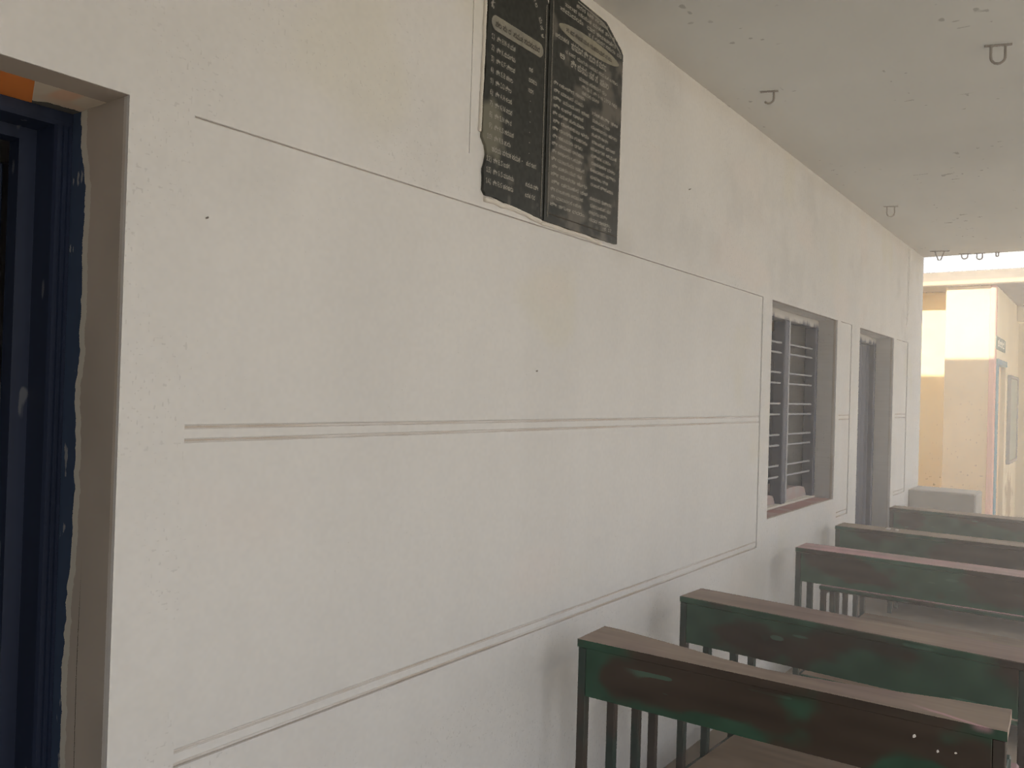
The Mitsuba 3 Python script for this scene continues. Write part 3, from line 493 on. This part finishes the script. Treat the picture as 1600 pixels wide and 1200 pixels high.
# left: arched heading, banner, numbered names
arc = split('ಶೀ ಸರಕಾರ ಪಠಶಾಲ ನೀಲ ಮಹಳ')
parts_v, parts_f, nn = [], [], 0
R, cy, cz = 0.128, 2.083, 2.715
for i, g in enumerate(arc):
    if g == ' ': continue
    th = math.radians(172 - 164 * (i + 0.5) / len(arc))
    t = glyph_mesh(g); v = t[0] * (0.016 / 34.0); v[:, 0] -= v[:, 0].mean(); v[:, 0] *= 0.8
    ph = th - math.pi / 2
    rot = np.array([[math.cos(ph), -math.sin(ph)], [math.sin(ph), math.cos(ph)]])
    v = v @ rot.T + [R * math.cos(th), 1.25 * R * math.sin(th)]
    parts_v.append(v); parts_f.append(t[1] + nn); nn += len(v)
add(PL + '__arched_text', on_wall((np.vstack(parts_v), np.vstack(parts_f)), cy, cz, FL), 'm_letter')
def stadium(y0, y1, z, h):
    return shapely.LineString([(y0 + h / 2, z), (y1 - h / 2, z)]).buffer(h / 2, quad_segs=8)
add(PL + '__banner', prism(stadium(1.947, 2.222, 2.700, 0.046), 'x', PLX - 0.002, PLX + 0.0015), 'm_banner', label='pale rounded heading band')
line(PL, 'ಶಾಲಾ ಸುಧರಣ ಸಮತ ಸದಸಯರು'.replace('ಶಾಲಾ', 'ಶಲ').replace('ರು', 'ರ'), 0, 2.690, 0.017, x=PLX + 0.0022, mat='m_letterdark', fit=0.235, center=2.083)
rows = ['B.N ನಾಯಕ', 'K.ಸುರಂಗಮ', 'G.F ನೀಲಪ', 'S.B ಪಟಲ', 'I.G ಶೀಲ', 'A.H ಕಲಪ', 'N.M ಸರವ', 'S.N ಶೀಖರ', 'K.S ಹರಮಠ', 'R.B ಪುರಾ', '', 'B.S ಬಡಗ', 'G.S ಮಾನಯ', 'R.G ಹಳಕಾರಾ']
left_extra = {1: 'ಉಪ', 2: 'ಸದಸಯ', 3: 'ಸದಸ', 10: 'ಪುರ ರಚನ', 12: 'ಕಾರಯ ದಶೀ', 13: 'ಬರಹ ಗುರ'}
z = 2.648
for i, r in enumerate(rows):
    zz = z - 0.0335 * i
    num = f'{i + 1})'
    if r:
        line(PL, num, 1.948 if i < 9 else 1.940, zz, 0.0145)
        line(PL, 'ಶೀ ' + r, 1.975, zz, 0.0145, squeeze=0.72)
    else:
        line(PL, 'ಹರಯ ನಗರಕ ಸಮತ -', 1.965, zz, 0.0155, squeeze=0.8)
    if i in left_extra: line(PL, left_extra[i].replace('ಉ', 'ಅ'), 2.145, zz, 0.0135, squeeze=0.7)
    elif 3 < i < 10: line(PL, '-', 2.155, zz + 0.002, 0.012)
# right: headings and two columns
FR = PLX + 0.0038
for zz, t, wd, cc in ((2.921, 'ಕರನಾಟಕ ಸರಕಾರ', 0.22, 2.52), (2.898, 'ಜಲಪಂಚಯತ ಮತತ ತಲೂಕ', 0.34, 2.51), (2.874, 'ಸಮದಯ ಭವನ ಕಟಟಡದ', 0.38, 2.50), (2.852, 'ಶಂಕ ಸಹಪನ ಸಮರಂಭ ದನ', 0.24, 2.66)):
    line(PR, t, 0, zz, 0.0135, x=FR, fit=wd, center=min(cc, 2.745 - wd / 2 - 0.01))
el = [(2.510 + 0.205 * math.cos(t), 2.822 + 0.027 * math.sin(t)) for t in np.linspace(0, 2 * math.pi, 40, endpoint=False)]
add(PR + '__banner', prism(el, 'x', PLX, PLX + 0.0045), 'm_banner', label='pale oval heading')
line(PR, 'ನೂತನ ಕಟಡ ಮತ ಮಹದಯರ ನಾಮ', 0, 2.814, 0.015, x=PLX + 0.0052, mat='m_letterdark', fit=0.31, center=2.505)
for zz, t, y, h, wd in ((2.776, 'ಅಧಯಕಷತ', 2.285, 0.015, 0.085), (2.768, 'ಸನಮಾನ ಶೀ ಪುರಾಣಕ ಮಠದ', 2.385, 0.024, 0.24), (2.742, 'ಉದಘಟಕರು ಮಾನಯ ಸಚವರ ಕರನಾಟಕ ಸರಕಾರ', 2.35, 0.012, 0.36),
                        (2.715, 'ಅಥ', 2.315, 0.022, 0.045), (2.708, 'ಶೀ ಹನಮಂತಪ ಸಂ ಪಟಲ', 2.385, 0.024, 0.26), (2.680, 'ಮಾಜ ಸಚವರ ರಂ', 2.44, 0.013, 0.19), (2.657, 'ಶೀ ರಾ 5 ನೀ 8 ಸು 1998 ಗಳದ', 2.46, 0.013, 0.25),
                        (2.636, 'ಸಹಯಕ ದನಗಳ', 2.46, 0.013, 0.12)):
    line(PR, t.replace('ಉದ', 'ದ').replace('ಷ', 'ಸ').replace('ಧ', 'ದ').replace('ಘ', 'ಫ'), y, zz, h, x=FR, fit=wd)
syl = [g for g in GLYPHS if ord(g[0]) > 2000]
def word(n):
    return ''.join(rng.choice(syl) for _ in range(n))
zz = 2.618
for i in range(17):
    line(PR, 'ಶೀ ' + word(rng.randint(3, 5)) + ' ' + word(rng.randint(2, 4)), 2.283 + 0.004 * (i % 2), zz, 0.0118, x=FR, squeeze=0.74, fit=rng.uniform(0.17, 0.235))
    if i > 0 and i not in (12,):
        line(PR, word(rng.randint(3, 5)) + ' ' + word(rng.randint(2, 4)), 2.53 + 0.004 * (i % 3), zz - 0.006, 0.0118, x=FR, squeeze=0.74, fit=rng.uniform(0.11, 0.19))
    zz -= 0.0253
line(PR, '-ರು 12.', 2.63, 2.192, 0.011, x=FR, fit=0.07)

# ------------------------------------------------------------------ sign plate, notice board of the far building
SP = thing('sign_plate', 'small dark sign plate above the far blue door frame', 'sign')
add(SP + '__plate', chamfer_box((0.342, 11.30, 2.275), (0.356, 12.28, 2.43), 0.003), 'm_plate')
t = text_flat('ಕಚರ', 0.085, 0.9)
# reads along +y as the wall faces +x
add(SP + '__lettering', on_wall((t[0] * [0.72 / t[2], 1.0], t[1]), 11.43, 2.315, 0.3568), 'm_platelet')
NB = thing('notice_board', 'tall grey-green notice board on the cream wall past the far door', 'notice board')
add(NB + '__board', chamfer_box((0.342, 12.78, 0.87), (0.372, 13.74, 1.97), 0.004), 'm_notice')
add(NB + '__frame', cat(chamfer_box((0.342, 12.74, 0.83), (0.385, 12.78, 2.01), 0.004), chamfer_box((0.342, 13.74, 0.83), (0.385, 13.78, 2.01), 0.004),
                        chamfer_box((0.342, 12.78, 0.83), (0.385, 13.74, 0.87), 0.004), chamfer_box((0.342, 12.78, 1.97), (0.385, 13.74, 2.01), 0.004)), 'm_bar')

# ------------------------------------------------------------------ school desks
DESKS = [  # left front corner x, y, turn in degrees, top material, back edge, label
    (0.150, 2.315, 2.3, 'm_top', (0.405, 0.60), [(0.0, 0.190), (0.07, 0.186), (0.20, 0.160), (0.33, 0.135), (0.45, 0.105), (0.58, 0.092), (0.68, 0.098), (0.80, 0.112), (0.92, 0.135), (1.05, 0.165), (1.195, 0.185)],
     'nearest long school desk, brown top with pink chalk scrape, pale flecks on its board'),
    (0.150, 3.085, -2.8, 'm_top', (0.475, 0.72), None, 'second long school desk from the camera, brown top, standing just behind the nearest desk'),
    (0.150, 4.545, 0.0, 'm_top_pink', (0.475, 0.72), None, 'third long school desk from the camera with the pinkest top and a greener board'),
    (0.095, 5.525, 0.0, 'm_top_dust', (0.475, 0.72), None, 'fourth long school desk from the camera, dusty top with two bits of chalk'),
    (0.150, 6.808, -0.6, 'm_top_dust', (0.475, 0.72), None, 'farthest long school desk, in front of the low grey block'),
]
TZ, W = 0.80, 1.195
for dx, dy, turn, tm, (sa, sb), back, lab in DESKS:
    k = thing('school_desk', lab, 'desk', 'long school desks in a row along the veranda')
    M = trimesh.transformations.translation_matrix([dx, dy, 0]) @ trimesh.transformations.rotation_matrix(math.radians(turn), [0, 0, 1])
    def put(name, mesh, mat, **kw):
        m = mesh.copy(); m.apply_transform(M)
        add(f'{k}__{name}', m, mat, **kw)
    if back is None:
        put('desk_top', chamfer_box((0, 0, TZ - 0.024), (W, 0.19, TZ), 0.003), tm)
    else:                                            # waney back edge
        put('desk_top', prism([(0.0, 0.0), (W, 0.0)] + back[::-1], 'z', TZ - 0.024, TZ), tm)
    put('front_board', chamfer_box((0.032, 0.0015, TZ - 0.178), (W - 0.032, 0.024, TZ - 0.024), 0.0015), 'm_board')
    for xa in (0.002, W - 0.032):
        for oy, top in ((0.003, TZ - 0.024), (0.215, TZ - 0.14), (sa + 0.008, 0.488), (sb - 0.038, 0.488)):
            put('leg', chamfer_box((xa, oy, 0.0), (xa + 0.03, oy + 0.03, top), 0.003), 'm_tube')
        put('side_rail', chamfer_box((xa + 0.003, 0.033, 0.075), (xa + 0.027, sb - 0.035, 0.10), 0.003), 'm_tube')
        put('side_rail', chamfer_box((xa + 0.003, 0.033, TZ - 0.17), (xa + 0.027, 0.245, TZ - 0.14), 0.003), 'm_tube')
        put('side_rail', chamfer_box((xa + 0.003, sa + 0.038, 0.46), (xa + 0.027, sb - 0.038, 0.488), 0.003), 'm_tube')
    put('seat', chamfer_box((-0.004, sa, 0.488), (W + 0.004, sb, 0.514), 0.006), 'm_seat')
    put('footrest', chamfer_box((0.034, 0.036, 0.095), (W - 0.034, sb - 0.04, 0.118), 0.004), 'm_foot')
    if dy < 2.5:
        for (fx, fz, s, a) in ((0.99, 0.738, 0.0045, 0.5), (1.045, 0.714, 0.0035, 0.2), (1.085, 0.720, 0.003, 1.2)):
            f = trimesh.creation.icosphere(1, 1.0); f.vertices *= (0.7 + 0.6 * meshkit.noise(f.vertices * 1.5 + fx * 9))[:, None]
            f.apply_scale([s * 0.8, 0.0008, s * 1.3]); f.apply_transform(trimesh.transformations.rotation_matrix(a, [0, 1, 0])); f.apply_translation([fx, 0.0012, fz])
            put('paint_fleck', f, 'm_chalk', label='pale fleck')
def pebble(x, y, z, s, seed):
    m = trimesh.creation.icosphere(2, 1.0)
    n = meshkit.noise(m.vertices * 1.7 + seed, seed)
    m.vertices *= (0.7 + 0.5 * n)[:, None]
    m.apply_scale([s * 1.5, s, s * 0.8]); m.apply_translation([x, y, z - m.bounds[0][2] * 0 + s * 0.55])
    return m
add('chalk_bit', pebble(0.395, 5.60, TZ, 0.011, 3), 'm_chalk', True, label='larger pale bit of chalk lying on the fourth desk', category='chalk')
add('chalk_bit', pebble(0.445, 5.61, TZ, 0.008, 8), 'm_chalk', True, label='smaller pale bit of chalk to the right on the fourth desk', category='chalk')

# ------------------------------------------------------------------ ceiling hooks
def u_hook(w, d):
    p = [(-w / 2, 0)]
    p += [(-w / 2 * math.cos(t), -(d - w / 2) - w / 2 * math.sin(t)) for t in np.linspace(0, math.pi, 12)]
    p += [(w / 2, 0)]
    return p
def hook(x, y, ang, w, d, lab, left=None, mat='m_steel', v=False):
    k = thing('ceiling_hook', lab, 'hook', 'hooks in the veranda ceiling')
    c, s = math.cos(ang), math.sin(ang)
    pts = u_hook(w, d) if not v else [(-w / 2, 0), (-0.01, -d), (0.01, -d), (w / 2, 0)]
    if left is not None: pts = pts[left:]
    add(k + '__loop', tube([(x + c * u, y + s * u, ZC + zz + (0.004 if i in (0, len(pts) - 1) and left is None else 0)) for i, (u, zz) in enumerate(pts)], 0.005, 8), mat, True)
    add(k + '__stub', tube([(x - c * w * 0.95, y - s * w * 0.95, ZC - 0.003), (x + c * w * 0.95, y + s * w * 0.95, ZC - 0.003)], 0.005, 8), mat, True)
hook(1.141, 3.70, 0.35, 0.050, 0.075, 'dark U-shaped iron hook in the ceiling at the upper right')
hook(0.230, 3.726, 0.35, 0.042, 0.058, 'bent J-shaped iron hook in the ceiling, nearest to the wall in front', left=3)
hook(0.201, 6.367, 0.35, 0.050, 0.075, 'faint painted U-shaped hook in the ceiling farther along the wall', mat='m_hookpaint')
hook(0.190, 8.43, 0.35, 0.085, 0.085, 'V-shaped wire hook hanging near the far edge of the ceiling', v=True)
for i, (x, y, w, d) in enumerate(((0.36, 8.68, 0.05, 0.05), (0.48, 8.70, 0.045, 0.06), (0.62, 8.71, 0.02, 0.04))):
    hook(x, y, 0.2, w, d, ['leftmost', 'middle', 'rightmost'][i] + ' of three small iron stubs along the far edge of the ceiling')

# ------------------------------------------------------------------ scattering volume that puts a washed-out veil over far veranda and yard
HAZE = 0.08
if HAZE:
    scene['pale_veil'] = mikit.ply(trimesh.creation.box(bounds=[[0.02, 2.2, -0.28], [9.0, 18.0, 4.2]]), {'type': 'null'},
                                   interior={'type': 'homogeneous', 'albedo': {'type': 'rgb', 'value': [0.93, 0.93, 0.93]}, 'sigma_t': {'type': 'rgb', 'value': [HAZE]*3}, 'phase': {'type': 'hg', 'g': 0.4}})
    labels['pale_veil'] = {'label': 'pale washed-out veil over the far desks and the yard', 'kind': 'structure'}

# ------------------------------------------------------------------ nail holes and nails in the wall
NAILS = [(1.0225, 1.935, 'small dark nail near the upper left of the first wall panel'), (2.26, 1.66, 'small nail in the middle of the large wall panel'), (3.40, 2.505, 'small nail in the wall above the panel, right of the plaques')]
for y, zz, lab in NAILS:
    xs = -REC if zz < 2.13 else 0.0
    add('nail', tube([(xs - 0.004, y, zz), (xs + 0.006, y + 0.001, zz + 0.002)], 0.002, 8), 'm_steel', True, label=lab, category='nail')
